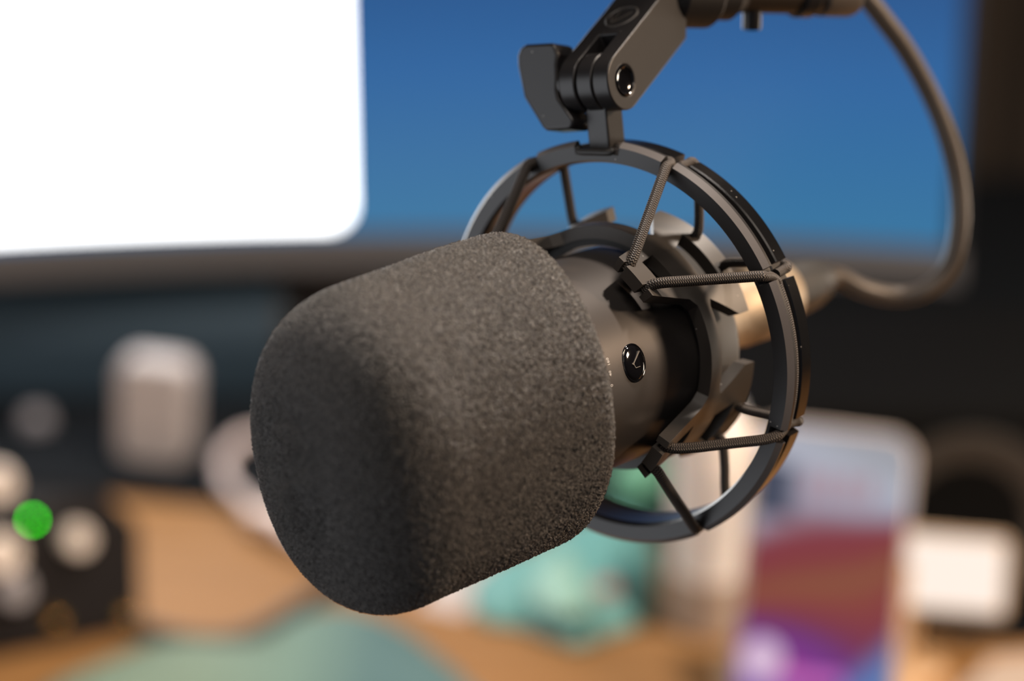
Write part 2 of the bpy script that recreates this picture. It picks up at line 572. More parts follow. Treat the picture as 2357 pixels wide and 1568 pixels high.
M_EDGE = plastic('satin_edge', (.15, .135, .128), .36, .0)
rg = ring_me()
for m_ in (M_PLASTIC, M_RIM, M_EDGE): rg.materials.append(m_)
for p_ in rg.polygons:
    c_ = p_.center; r_ = math.hypot(c_.x, c_.y) / mm; z_ = c_.z / mm
    if r_ > 45.6 and z_ < -6.5 and z_ > -10.95: p_.material_index = 1
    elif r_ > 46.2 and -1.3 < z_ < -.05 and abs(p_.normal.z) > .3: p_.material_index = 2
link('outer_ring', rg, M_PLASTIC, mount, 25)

# inner cradle: a hoop with four flared claws
def cradle_me():
    bm = bmesh.new(); RI, RO = 27.6, 31.2
    half = [(-45, 2.6), (-21, 2.8), (-17, 5.0), (-11, 18.6), (-10.5, 19.6), (-7.4, 19.8), (-7.2, 16.2), (-5.2, 16.2), (-5.0, 20.6), (5.0, 20.6), (5.2, 16.2), (7.2, 16.2), (7.4, 19.8), (10.5, 19.6), (11, 18.6), (17, 5.0), (21, 2.8), (45, 2.6),
            (45, -1.6), (23, -1.6), (20, -2.4), (31, -9.5), (31, -12.6), (11, -12.9), (10.6, -9.5), (8.4, -9.5), (8.2, -13.2), (-8.2, -13.2), (-8.4, -9.5), (-10.6, -9.5), (-11, -12.9), (-31, -12.6), (-31, -9.5), (-20, -2.4), (-23, -1.6), (-45, -1.6)]
    hole1 = [(-5.5, 13.2), (-8.5, 6.2), (8.5, 6.2), (5.5, 13.2)]
    hole2 = [(-13, -8.6), (-8, -3.0), (8, -3.0), (13, -8.6)]
    for c in CLAWS:
        # neighbours do not sit at exact quarters: stretch the hoop ends to meet half way
        cs = sorted(((k - c + 180) % 360 - 180) for k in CLAWS if k != c)
        hi = min(x for x in cs if x > 0) / 2; lo = max(x for x in cs if x < 0) / 2
        def fx_(x):
            return hi if x == 45 else lo if x == -45 else x
        es = []
        for lp in (half, hole1, hole2):
            v = [bm.verts.new((fx_(x) + c, z, 0)) for x, z in lp]
            es += [bm.edges.new((v[i], v[(i + 1) % len(v)])) for i in range(len(v))]
        bmesh.ops.triangle_fill(bm, edges=es, use_beauty=True)
    for g in np.arange(-181, 270, 3.0):
        bmesh.ops.bisect_plane(bm, geom=bm.verts[:] + bm.edges[:] + bm.faces[:], plane_co=(g, 0, 0), plane_no=(1, 0, 0), dist=1e-6)
    r = bmesh.ops.extrude_face_region(bm, geom=bm.faces[:])
    top = {e for e in r['geom'] if isinstance(e, bmesh.types.BMVert)}
    for v in bm.verts:
        zc = v.co.y
        ro = 28.8 + (max(0, zc - 3) / 17 * 2.7 if zc > 0 else max(0, -2 - zc) / 10.5 * 1.7)
        v.co = pol(ro if v in top else ro - 3.1, v.co.x, zc)
    bmesh.ops.remove_doubles(bm, verts=bm.verts, dist=2e-6)
    # drop the inner walls left where the quarters meet
    seen = {}
    for f in list(bm.faces):
        k = tuple(sorted(v.index for v in f.verts)); seen.setdefault(k, []).append(f)
    return from_bm(bm)
link('inner_cradle', cradle_me(), M_CRADLE, mount, 30, bevel=.00022, seg=2)
# soft liner between cradle and body
link('liner', lathe_me([(24.0 * mm, -1.2 * mm), (25.9 * mm, -1.2 * mm), (25.9 * mm, 1.6 * mm), (24.0 * mm, 1.6 * mm)], 128, closed=True), M_RUBBER, mount, 30)

# braided elastic cords
CRD = 1.22 * mm
def cord_path(c1, c2, k1, k2):
    """claw c1 -> its upper notch -> round the groove -> next claw c2 (going up in angle)"""
    a, b_ = c1 + NOTCH, c2 - NOTCH; c1, c2 = k1, k2
    pts = [pol(29.3, c1 + 6.2, 18.4), pol(31.6, c1 + 6.6, 17.4)]
    p0, p1 = pol(32.4, c1 + 6.9, 17.2), pol(45.6, a - .9, 1.5)
    for k in range(1, 6):
        pts.append(p0.lerp(p1, k / 5.5))
    pts += [pol(46.1, a - .2, .2), pol(46.0, a + .5, -2.2), pol(45.7, a + 2.2, -4.3)]
    m = max(2, int((b_ - a - 6) / 5))
    for k in range(m + 1):
        pts.append(pol(45.4, a + 4 + (b_ - a - 8) * k / m, -4.6))
    pts += [pol(45.7, b_ - 2.2, -4.3), pol(46.0, b_ - .5, -2.2), pol(46.1, b_ + .2, .2)]
    p0, p1 = pol(45.6, b_ + .9, 1.5), pol(32.4, c2 - 6.9, 17.2)
    for k in range(0, 6):
        pts.append(p0.lerp(p1, k / 5.5))
    pts += [pol(31.6, c2 - 6.6, 17.4), pol(29.3, c2 - 6.2, 18.4)]
    return pts
for c1, c2, k1, k2 in ((-47.5, 41, -43.5, 41), (41, 131, 41, 127.5), (131, 221, 127.5, 221), (221, 312.5, 221, 316.5)):
    link('elastic_cord', tube_me(smoothpath(cord_path(c1, c2, k1, k2), 8), CRD, 24), M_CORD, mount, 80)
for c0, c in zip(CENTRES, CLAWS):
    for s in (-1, 1):
        a = c0 + s * NOTCH
        p = [pol(29.4, c + s * 9.3, -11.2), pol(31.8, c + s * 9.6, -11.4)]
        p0, p1 = pol(32.6, c + s * 9.9, -11.6), pol(45.2, a - s * .9, -12.1)
        p += [p0.lerp(p1, k / 3.4) for k in range(1, 4)]
        p += [pol(45.3, a - s * .2, -11.0), pol(45.0, a + s * .1, -9.2), pol(44.8, a + s * .4, -6.6)]
        link('elastic_cord', tube_me(smoothpath(p, 6), CRD * .92, 20), M_CORD, mount, 80)

# stem from ring to hinge
SA = 87.0
sd = Vector((math.cos(math.radians(SA)), math.sin(math.radians(SA)), 0)); sxv = Vector((sd.y, -sd.x, 0))
def frame(xa, ya, za, o):
    m = Matrix.Identity(4)
    for i, a in enumerate((xa, ya, za)):
        for k in range(3): m[k][i] = a[k]
    m.translation = o; return m
ST = frame(sxv, sd, Vector((0, 0, 1)), Vector((0, 0, 0)))
link('stem', box_me(-2.9 * mm, 2.9 * mm, 44.0 * mm, 57 * mm, -8.6 * mm, -2.2 * mm, ST), M_PLASTIC, mount, 30, bevel=.0004)
# soft loop in the slot at the foot of the stem
lp = [pol(46.2, 86 + 6.2, .25), pol(45.5, 86 + 5.2, .9), pol(45.3, 86, 1.0), pol(45.5, 86 - 5.2, .9), pol(46.2, 86 - 6.2, .25)]
link('slot_bead', tube_me(smoothpath(lp, 8), .75 * mm, 14), M_RUBBER, mount, 60)

# hinge: forked block that grips the barrel
PV = Vector((sd.x * 60.3 * mm, sd.y * 60.3 * mm, -5 * mm))
dv = Vector((0, .493, -1)).normalized(); mv = Vector((0, 1, .493)).normalized(); rv = Vector((1, 0, 0))
# x along d, y along m, z along r
HT = frame(dv, mv, rv, PV)
if HT.to_3x3().determinant() < 0:
    HT = frame(dv, mv, -rv, PV)
sgn = 1 if (HT.to_3x3() @ Vector((0, 0, 1))).x > 0 else -1
RE = 6.7
out = [(RE * mm * math.cos(math.radians(a)), RE * mm * math.sin(math.radians(a))) for a in range(90, 271, 6)]
out += [(26.5 * mm, -RE * mm), (29.5 * mm, -3.2 * mm), (29.5 * mm, 3.5 * mm), (31 * mm, RE * mm)]
blk = prism_me(out, -6.9 * mm, 6.9 * mm, None)
slot = box_me(-12 * mm, 9.6 * mm, -9 * mm, 9 * mm, -2.6 * mm, 2.5 * mm)
hm = boolean(blk, slot)
recess = lathe_me([(0, 6.2 * mm), (3.6 * mm, 6.2 * mm), (3.6 * mm, 8 * mm), (0, 8 * mm)], 40)
if sgn < 0: recess.transform(Matrix.Scale(-1, 4, (0, 0, 1)))
hm = boolean(hm, recess)
hm.transform(HT)
hinge = link('hinge_block', hm, M_PLASTIC, mount, 25, bevel=.0004, seg=3)
# raised ring-and-tick mark on the front face
FT = frame(rv, dv, mv, PV + dv * 16.4 * mm + mv * RE * mm)
if FT.to_3x3().determinant() < 0: FT = frame(-rv, dv, mv, PV + dv * 16.4 * mm + mv * RE * mm)
f2 = 1 if (FT.to_3x3() @ Vector((1, 0, 0))).x > 0 else -1
a_, b_ = 3.7 * mm, 4.1 * mm
lg = [lathe_me([(a_, -.1 * mm), (a_, .16 * mm), (a_ + .25 * mm, .32 * mm), (a_ + .5 * mm, .16 * mm), (a_ + .5 * mm, -.1 * mm)], 64, closed=True, T=FT),
      bar((-3.2 * mm * f2, 1.0 * mm), (-1.4 * mm * f2, -2.6 * mm), .4 * mm, -.05 * mm, .34 * mm, FT),
      bar((-1.4 * mm * f2, -2.6 * mm), (2.4 * mm * f2, 1.3 * mm), .55 * mm, -.05 * mm, .34 * mm, FT),
      bar((-1.5 * mm * f2, 2.2 * mm), (-1.2 * mm * f2, -2.4 * mm), .3 * mm, -.05 * mm, .34 * mm, FT)]
o = link('raised_mark', join_me(lg), M_CRADLE, hinge, 40)
# barrel between the forks and the bolt
zx = lambda z0, z1, prof: prof
bt = frame(Vector((0, 1, 0)), Vector((0, 0, 1)), Vector((1, 0, 0)), PV)
link('barrel', lathe_me([(0, -2.05 * mm), (6.3 * mm, -2.05 * mm), (6.6 * mm, -1.8 * mm), (6.6 * mm, 1.8 * mm), (6.3 * mm, 2.05 * mm), (0, 2.05 * mm)], 64, T=bt), M_PLASTIC, mount, 30)
cap = link('bolt_cap', lathe_me([(0, 6.45 * mm), (2.5 * mm, 6.5 * mm), (3.0 * mm, 6.75 * mm), (3.25 * mm, 7.05 * mm), (3.5 * mm, 6.9 * mm), (3.5 * mm, 6.3 * mm)], 48, T=bt), M_GLOSS, mount, 50)
cap['label'] = 'glossy round cap of the hinge bolt'
# wing of the tightening knob: outline in the plane of the bolt and the stem
KT = frame(Vector((1, 0, 0)), Vector((0, .973, -.23)).normalized(), Vector((0, .23, .973)).normalized(), PV)
wing = [(-9.0, 1.6), (-9.2, 4.2), (-8.8, 6.6), (-9.8, 8.8), (-11.0, 9.3), (-18.0, 9.5), (-19.6, 8.8), (-20.5, 7.1), (-20.4, 4.6), (-18.6, -2.6), (-13.2, -9.9), (-12.2, -10.6), (-5.8, -10.6), (-4.6, -9.9), (-4.4, -8.4), (-8.6, -3.4), (-9.1, -1.5)]
km = prism_me([(x * mm, y * mm) for x, y in wing], -3.2 * mm, 4.4 * mm, KT)
kn = link('tightening_knob', km, M_PLASTIC, mount, 30, bevel=.0007, seg=4)
link('knob_hub', lathe_me([(0, -11 * mm), (3.6 * mm, -11 * mm), (4.2 * mm, -10.4 * mm), (4.2 * mm, -8.4 * mm), (3.4 * mm, -7.6 * mm), (3.2 * mm, -6.8 * mm), (0, -6.8 * mm)], 40, T=bt), M_PLASTIC, kn, 30)

# ================================================================== BOOM ARM
ax = V2W(.85, -.05, .52).normalized()
A0 = at(1583, -22, .601)
zz = ax; xx = Vector((0, 0, 1)).cross(zz).normalized(); yy = zz.cross(xx)
AM = frame(xx, yy, zz, A0)
arm = thing('boom_arm', 'bronze black boom arm running along the top edge above the monitor, holding the shock mount', 'boom arm', AM)
P_ = lambda pr: [(r * mm, z * mm) for r, z in pr]
link('collar', lathe_me(P_([(0, -6), (8.0, -6), (8.8, -5), (8.8, 4.8), (8.3, 5.6), (6.9, 6.0), (0, 6)]), 64, T=None), M_COLLAR, arm, 30)
link('collar', lathe_me(P_([(0, 5.9), (6.4, 5.9), (6.9, 6.5), (6.9, 11.4), (6.2, 12.2), (4.9, 15), (0, 15)]), 64), M_COLLAR, arm, 30)
link('tube', lathe_me(P_([(0, 14.9), (4.9, 14.9), (5.0, 16), (5.0, 31.5), (0, 31.5)]), 64), M_ARM, arm, 30)
link('clamp_ring', lathe_me(P_([(0, 31.4), (5.5, 31.4), (5.9, 32), (5.9, 35.6), (5.0, 36.6), (4.7, 38.5), (0, 38.5)]), 64), M_PLASTIC, arm, 30)
link('end_cap', lathe_me(P_([(0, 38.4), (5.0, 38.4), (5.5, 39.2), (5.5, 47.6), (5.0, 49.2), (2.0, 50.5), (0, 50.6)]), 64), M_CABLE, arm, 30)
iv = AM.inverted()
p = iv @ at(1731, 36, .612)
sm = lathe_me(P_([(0, -3.2), (2.2, -3.2), (2.3, -2.6), (2.3, 1.4), (1.4, 1.8), (1.3, 4), (0, 4)]), 32)
dn = (iv.to_3x3() @ Vector((0, 0, 1))).normalized()
sm.transform(Matrix.Translation(p) @ Vector((0, 0, 1)).rotation_difference(dn).to_matrix().to_4x4())
link('set_screw', sm, M_PLASTIC, arm, 30)
# the arm's long part rises out of the frame, goes to a post clamped on the desk
up0 = A0 + ax * .027
j1 = up0 + Vector((.02, .02, .14)); j2 = Vector((.55, 1.15, 1.75)); j3 = Vector((.62, 1.35, DESK + .42))
link('lower_rod', tube_me([iv @ q_ for q_ in (up0, up0.lerp(j1, .5), j1)], 4.2 * mm, 24), M_ARM, arm, 40)
link('long_rod', tube_me([iv @ q_ for q_ in (j1 - (j2 - j1).normalized() * .01, j2)], 7 * mm, 24), M_ARM, arm, 40)
link('long_rod', tube_me([iv @ q_ for q_ in (j2, j3)], 8 * mm, 24), M_ARM, arm, 40)
link('post', tube_me([iv @ q_ for q_ in (Vector((.62, 1.35, DESK)), Vector((.62, 1.35, DESK + .44)))], 11 * mm, 32), M_ARM, arm, 40)

# ================================================================== CABLE
cable = thing('microphone_cable', 'thick grey-brown cable looping at the right from the boom arm to the microphone plug', 'cable', MT)
ivm = MT.inverted()
st = lambda pr: [(r * mm, z * mm) for r, z in pr]
link('plug_shell', lathe_me(st([(0, -21), (9.3, -21), (9.7, -21.6), (9.7, -33), (9.4, -33.6), (9.4, -52), (9.8, -53), (9.8, -69), (9.0, -71.5), (7.0, -72.5), (0, -72.5)]), 96), M_STEEL, cable, 30)['label'] = 'nickel plug shell catching warm light'
link('plug_boot', lathe_me(st([(0, -72), (7.4, -72), (7.4, -80), (6.8, -87), (5.6, -92), (3.6, -95), (2.5, -96), (0, -96)]), 64), M_RUBBER, cable, 30)
pts = [MT @ Vector((0, 0, -.091)), MT @ Vector((.0005, -.001, -.101)), at(1985, 666, .672), at(2060, 682, .676), at(2130, 668, .676), at(2186, 612, .676), at(2208, 520, .674), at(2204, 420, .672), at(2180, 315, .668), at(2140, 215, .664),
       at(2085, 115, .658), at(2030, 40, .652), at(1990, -12, .648), at(1950, -75, .645),
       up0.lerp(j1, .50) + Vector((.012, 0, 0)), up0.lerp(j1, .80) + Vector((.0075, 0, 0)), j1 + Vector((.010, 0, .004)), j1.lerp(j2, .15) + Vector((.0, 0, .0105)), j1.lerp(j2, .5) + Vector((0, 0, .0105)), j1.lerp(j2, .97) + Vector((0, 0, .0105))]
link('cord', tube_me(smoothpath([ivm @ q_ for q_ in pts], 10), 2.55 * mm, 24), M_CABLE, cable, 60)

# ================================================================== ROOM AND DESK
def struct(name, me, m, smooth=None, bevel=0):
    o = link(name, me, m, None, smooth, bevel); o['kind'] = 'structure'; return o
M_WALL = mat('dark_wall', (.012, .010, .009), .9)
M_FLOOR = mat('dark_floor', (.05, .035, .025), .6)
M_CEIL = mat('ceiling_paint', (.35, .33, .31), .9)
struct('wall_back', box_me(-2.2, 2.2, 2.42, 2.5, 0, 2.6), M_WALL)
struct('wall_right', box_me(2.2, 2.28, -1.5, 2.5, 0, 2.6), M_WALL)
struct('wall_left', box_me(-2.28, -2.2, -1.5, 2.5, 0, 2.6), M_WALL)
struct('floor', box_me(-2.28, 2.28, -1.5, 2.5, -.05, 0), M_FLOOR)
struct('ceiling', box_me(-2.28, 2.28, -1.5, 2.5, 2.6, 2.65), M_CEIL)

desk = thing('desk', 'warm tan wooden desk under the blurred mixer, mat and phone', 'desk', loc=(0, 1.3, 0))
link('desktop', box_me(-1.0, 1.0, -.55, .63, DESK - .03, DESK), M_WOOD, desk, None, bevel=.003)
for x in (-.93, .93):
    for y in (-.48, .56):
        link('leg', box_me(x - .03, x + .03, y - .03, y + .03, 0, DESK - .03), M_WOOD, desk, None)

# dark mat across the back of the desk
M_MAT = mat('dark_desk_mat', (.003, .0045, .0065), .9, Specular_IOR_Level=.15)
add_bump(M_MAT, 900, .2, .0004)
pm = [on_z(x, y, DESK) for x, y in ((-500, 1120), (150, 1135), (420, 1160), (760, 1185), (1500, 1190), (1560, 1250), (1900, 1330), (2080, 1470), (2230, 1490), (2700, 1470))]
pm = [(q_.x, q_.y) for q_ in pm] + [(.80, 1.92), (-.90, 1.92)]
tag(link('desk_mat', prism_me(pm, DESK, DESK + .003), M_MAT, None, None), 'dark navy desk mat lying under the monitor at the back of the desk', 'desk mat')

# ================================================================== MONITOR
RC = 1.3; YAW = math.radians(5.0); WM = .80; HM = .40
cx = -.150; cyM = at(1178, 570, 1.50)
MB = DESK + .088
mon = thing('monitor', 'wide curved monitor showing a blue desktop and a blank white window', 'monitor', Matrix.Translation((cx, cyM.y + .012, DESK)) @ Matrix.Rotation(YAW, 4, 'Z'))
BZ = at(900, 552, 1.50).z - DESK     # lower edge of the lit panel above the desk
def curved(x0, x1, z0, z1, y0, y1, n=48, rr=0, corners=(0, 0, 0, 0)):
    """slab that follows the screen's curve; y is measured from the front surface; corners: radii bl, br, tr, tl"""
    bl, br, tr, tl = corners
    xs = set(np.linspace(x0, x1, n))
    for c, s, xc in ((bl, 1, x0), (tl, 1, x0), (br, -1, x1), (tr, -1, x1)):
        if c:
            for k in range(9): xs.add(xc + s * c * (1 - math.cos(k / 8 * PI / 2)))
    xs = sorted(xs)
    vs, fs = [], []
    for x in xs:
        lo, hi = z0, z1
        for c, side in ((bl, 0), (br, 1)):
            d = (x - x0) if side == 0 else (x1 - x)
            if c and d < c: lo = z0 + c - math.sqrt(max(0, c * c - (c - d) ** 2))
        for c, side in ((tl, 0), (tr, 1)):
            d = (x - x0) if side == 0 else (x1 - x)
            if c and d < c: hi = z1 - c + math.sqrt(max(0, c * c - (c - d) ** 2))
        yc = -(RC - math.sqrt(RC * RC - x * x))
        vs += [(x, yc + y0, lo), (x, yc + y0, hi), (x, yc + y1, hi), (x, yc + y1, lo)]
    n = len(xs)
    for i in range(n - 1):
        for k in range(4):
            k2 = (k + 1) % 4
            fs.append((i * 4 + k, i * 4 + 4 + k, i * 4 + 4 + k2, i * 4 + k2))
    fs += [(0, 1, 2, 3), (n * 4 - 1, n * 4 - 2, n * 4 - 3, n * 4 - 4)]
    me = bpy.data.meshes.new('m'); me.from_pydata(vs, [], fs)
    bm = bmesh.new(); bm.from_mesh(me); return from_bm(bm)
M_BEZEL = mat('dark_bezel', (.080, .077, .080), .5)
M_BLACKP = mat('black_plastic', (.008, .008, .009), .45)
M_BLUE = screen_mat('blue_desktop', [(0, srgb(56, 118, 160)), (.30, srgb(50, 110, 160)), (.62, srgb(42, 100, 158)), (1, srgb(34, 84, 140))], 1.0, 'Z', BZ, BZ + .155)
M_WHITEW = screen_mat('white_page', [(0, (1, 1, 1, 1)), (1, (1, 1, 1, 1))], 5.0)
hw = WM / 2
link('housing', curved(-hw - .006, hw + .006, BZ - .022, BZ + HM + .010, .004, .03), M_BLACKP, mon, 30)
link('chin', curved(-hw - .006, hw + .006, BZ - .022, BZ - .0005, .000, .0045), M_BEZEL, mon, 30)
link('bezel', curved(hw, hw + .006, BZ - .001, BZ + HM + .01, .000, .0045, 4), M_BLACKP, mon, 30)
link('bezel', curved(-hw - .006, -hw, BZ - .001, BZ + HM + .01, .000, .0045, 4), M_BLACKP, mon, 30)
link('bezel', curved(-hw, hw, BZ + HM, BZ + HM + .01, .000, .0045), M_BLACKP, mon, 30)
scr = link('screen', curved(-hw, hw, BZ, BZ + HM, .0008, .004), M_BLUE, mon, 30)
scr['label'] = 'lit blue desktop background'
# where the white window ends, in the monitor's own axes
ivn = mon.matrix_world.inverted()
qx = (ivn @ at(804, 540, 1.50)).x
ww = link('screen_window', curved(-hw + .02, qx, BZ + .0048, BZ + HM - .03, .0002, .0007, corners=(.012, .012, .012, .012)), M_WHITEW, scr, None)
ww['label'] = 'blank white window with rounded corners'
link('stand_neck', box_me(.07, .13, .03, .06, .01, BZ + .12), M_BLACKP, mon, None, bevel=.003)
M_FOOT = mat('grey_metal_foot', (.32, .28, .27), .5)
fp = on_z(690, 700, DESK)
link('stand_foot', prism_me([(q_.x, q_.y) for q_ in [ivn @ v for v in (on_z(625, 655, DESK), on_z(760, 800, DESK), on_z(980, 800, DESK), on_z(1010, 640, DESK))]], .004, .012), M_FOOT, mon, None)

# ================================================================== SOUND BAR
xe = at(655, 720, 1.49).x
bar_ = thing('sound_bar', 'long dark navy rounded sound bar lying under the left half of the monitor', 'sound bar', loc=(xe - .27, 1.475, DESK + .003))
sec = [(-.034, .002), (-.036, .030)] + [(-.036 * math.cos(a), .030 + .036 * math.sin(a)) for a in np.linspace(0, PI, 20)[1:-1]] + [(.036, .030), (.034, .002)]
T_ = Matrix(((0, 0, 1, 0), (1, 0, 0, 0), (0, 1, 0, 0), (0, 0, 0, 1)))
M_NAVY = mat('navy_grille_cloth', (.010, .028, .046), .75)
add_bump(M_NAVY, 2500, .3, .0003)
link('body', prism_me(sec, -.27, .262, T_), M_NAVY, bar_, 30)
link('end_cap', prism_me(sec, .262, .27, T_), M_BLACKP, bar_, 30)

# ================================================================== CURTAIN AND SPEAKER
M_CURT = mat('brown_curtain', (.045, .032, .022), .9)
def curtain():
    vs, fs = [], []
    xs = np.linspace(.20, 1.3, 260)
    zs = np.linspace(.05, 2.5, 14)
    for z in zs:
        for x in xs:
            vs.append((x, 2.22 + .030 * math.sin(x * 62 + .6 * math.sin(z * 3)) + .012 * math.sin(x * 23 + 1), z))
    n = len(xs)
    for j in range(len(zs) - 1):
        for i in range(n - 1):
            a = j * n + i; fs.append((a, a + 1, a + n + 1, a + n))
    me = bpy.data.meshes.new('m'); me.from_pydata(vs, [], fs); return me
cur = link('curtain', curtain(), M_CURT, None, 180)
sdm = cur.modifiers.new('thick', 'SOLIDIFY'); sdm.thickness = .003
tag(cur, 'dark brown curtain hanging in folds behind the desk at the right', 'curtain')

def local_thing(name, label, cat, loc, rz=0, rx=0, ry=0, group=None):
    M = Matrix.Translation(loc) @ Matrix.Rotation(rz, 4, 'Z') @ Matrix.Rotation(ry, 4, 'Y') @ Matrix.Rotation(rx, 4, 'X')
    return thing(name, label, cat, M, group=group)

sp0 = on_z(2095, 1478, DESK)
spk = local_thing('speaker', 'black box speaker standing behind the phone and the small lit display', 'speaker', (sp0.x + .03, sp0.y + .07, DESK + .003))
link('cabinet', box_me(-.115, .10, -.06, .09, 0, .115), mat('matt_black_cabinet', (.003, .003, .003), .9, Specular_IOR_Level=.05), spk, None, bevel=.006)
link('woofer', lathe_me([(0, -.008), (.02, -.004), (.042, .004), (.046, .004), (.046, -.002)], 48, T=Matrix.Translation((-.005, -.0605, .058)) @ Matrix.Rotation(PI / 2, 4, 'X')), M_RUBBER, spk, 40)

# ================================================================== MIXER (left)
mix = local_thing('audio_mixer', 'black audio mixer with pale knobs and a green light, left end of the desk', 'audio mixer', (0, 0, DESK))
def LOC(q_): return q_ - Vector((0, 0, DESK))
TOPZ = .055
c_br = on_z(330, 1300, DESK + TOPZ); c_tr = on_z(235, 1120, DESK + TOPZ + .02)
tl = on_z(-700, 1080, DESK + TOPZ + .02); bl = on_z(-700, 1420, DESK + TOPZ)
bfr = on_z(335, 1452, DESK + .001); bfl = on_z(-700, 1650, DESK + .001)
btr = Vector((c_tr.x, c_tr.y, DESK)); btl = Vector((tl.x, tl.y, DESK))
vs = [LOC(v) for v in (bfl, bfr, btr, btl, Vector((bfl.x, bfl.y - .0, DESK + TOPZ)), Vector((bfr.x, bfr.y, DESK + TOPZ)), c_tr, tl)]
vs[4].y = bfl.y + .01; vs[5].y = bfr.y + .01
for i_ in (0, 1, 2, 3): vs[i_].z = .001
me = bpy.data.meshes.new('m'); me.from_pydata([tuple(v) for v in vs], [], [(0, 1, 2, 3), (4, 5, 6, 7), (0, 1, 5, 4), (1, 2, 6, 5), (2, 3, 7, 6), (3, 0, 4, 7)])
bm = bmesh.new(); bm.from_mesh(me); me = from_bm(bm)
link('case', me, mat('mixer_case', (.010, .008, .008), .8, Specular_IOR_Level=.2), mix, None, bevel=.004)
a5, a6, a7, a4 = [Vector(v) for v in (vs[5], vs[6], vs[7], vs[4])]
pn = (a6 - a5).cross(a4 - a5).normalized()
if pn.z < 0: pn = -pn
def on_panel(px, py):
    v = V2W((px - PX0) / FPX, (py - PY0) / FPX, 1); o0 = CAM - Vector((0, 0, DESK))
    return o0 + v * ((a5 - o0).dot(pn) / v.dot(pn))
PQ = Vector((0, 0, 1)).rotation_difference(pn).to_matrix().to_4x4()
M_KNOB = mat('pale_knob', (.72, .62, .54), .5); M_KNOBG = mat('grey_knob', (.30, .28, .29), .5)
for px, py, r, hh, m_ in ((175, 1240, 7.0, 9, M_KNOB), (-8, 1112, 8.5, 9, M_KNOB), (0, 1275, 9.5, 9, M_KNOB), (30, 1355, 8.0, 8, M_KNOBG)):
    q_ = on_panel(px, py)
    me = lathe_me([(0, hh * mm), (r * .8 * mm, hh * mm), (r * .92 * mm, (hh - 1) * mm), (r * mm, 1 * mm), (r * 1.05 * mm, 0), (0, 0)], 32, T=Matrix.Translation(q_) @ PQ)
    k_ = link('knob', me, m_, mix, 40)
    link('pointer_line', box_me(-.0005, .0005, 0, r * .75 * mm, hh * mm, hh * mm + .0003, Matrix.Translation(q_) @ PQ), M_BLACKP, k_, None)
M_LED = mat('green_light', (.01, .2, .01), .3)
BS(M_LED).inputs['Emission Color'].default_value = (.02, 1.0, .0, 1); BS(M_LED).inputs['Emission Strength'].default_value = 17
q_ = on_panel(75, 1197)
link('indicator_light', lathe_me([(0, 1.2 * mm), (.7 * mm, 1.0 * mm), (1.2 * mm, .4 * mm), (1.3 * mm, 0), (0, 0)], 20, T=Matrix.Translation(q_) @ PQ), M_LED, mix, 60)['label'] = 'bright green indicator light'
# gilt sockets along the mixer's front, rounded beads added to catch lamp glints
M_GILT = mat('gilt_socket', (.9, .55, .18), .12, 1.0)
fr = [Vector(v) for v in (vs[0], vs[1], vs[5], vs[4])]
fnrm = (fr[1] - fr[0]).cross(fr[2] - fr[0]).normalized()
if fnrm.y > 0: fnrm = -fnrm
def on_front(px, py):
    v = V2W((px - PX0) / FPX, (py - PY0) / FPX, 1); o0 = CAM - Vector((0, 0, DESK))
    return o0 + v * ((fr[1] - o0).dot(fnrm) / v.dot(fnrm))
for px, py in ((292, 1418), (128, 1428), (-60, 1440)):
    q_ = on_front(px, py)
    R_ = Vector((0, 0, 1)).rotation_difference(fnrm).to_matrix().to_4x4()
    link('socket', lathe_me([(2.0 * mm, -.5 * mm), (2.0 * mm, 1.6 * mm), (2.4 * mm, 2.0 * mm), (3.6 * mm, 2.0 * mm), (4.2 * mm, 1.0 * mm), (4.2 * mm, -.5 * mm)], 32, closed=True, T=Matrix.Translation(q_) @ R_), M_GILT, mix, 50)
    link('glint_bead', lathe_me([(0, 4.2 * mm), (1.2 * mm, 3.9 * mm), (1.9 * mm, 3.0 * mm), (2.0 * mm, 2 * mm), (2.0 * mm, -.4 * mm)], 24, T=Matrix.Translation(q_) @ R_), M_GILT, mix, 60)

# small things on the dark mat
M_PALE = mat('pale_grey_plastic', (.40, .37, .37), .5)
q_ = on_z(352, 1078, DESK + .003)
ad_ = local_thing('power_adapter', 'pale grey rounded upright block standing on the dark mat left of the microphone', 'adapter', (q_.x, q_.y + .012, DESK + .003), rz=math.radians(-8), ry=math.radians(4))
link('body', prism_me(rrect(.042, .062, .010, 6, 0, .0315), -.011, .011, Matrix.Rotation(PI / 2, 4, 'X')), M_PALE, ad_, 40, bevel=.003, seg=3)
link('seam', prism_me(rrect(.0426, .0010, .0004, 2, 0, .050), -.0113, .0113, Matrix.Rotation(PI / 2, 4, 'X')), M_KNOBG, ad_, None)
q_ = on_z(85, 985, DESK + .003)
tb = local_thing('rotary_button', 'small grey round button standing behind the mixer on the dark mat', 'button', (q_.x, q_.y, DESK + .003))
link('cap', lathe_me([(0, .010), (.006, .0098), (.0078, .008), (.0085, .001), (.0085, 0), (0, 0)], 40), mat('mid_grey_plastic', (.27, .25, .26), .5), tb, 40)
link('foot_ring', lathe_me([(.0085, 0), (.0105, 0), (.0105, .002), (.0085, .002)], 40, closed=True), M_BLACKP, tb, 40)

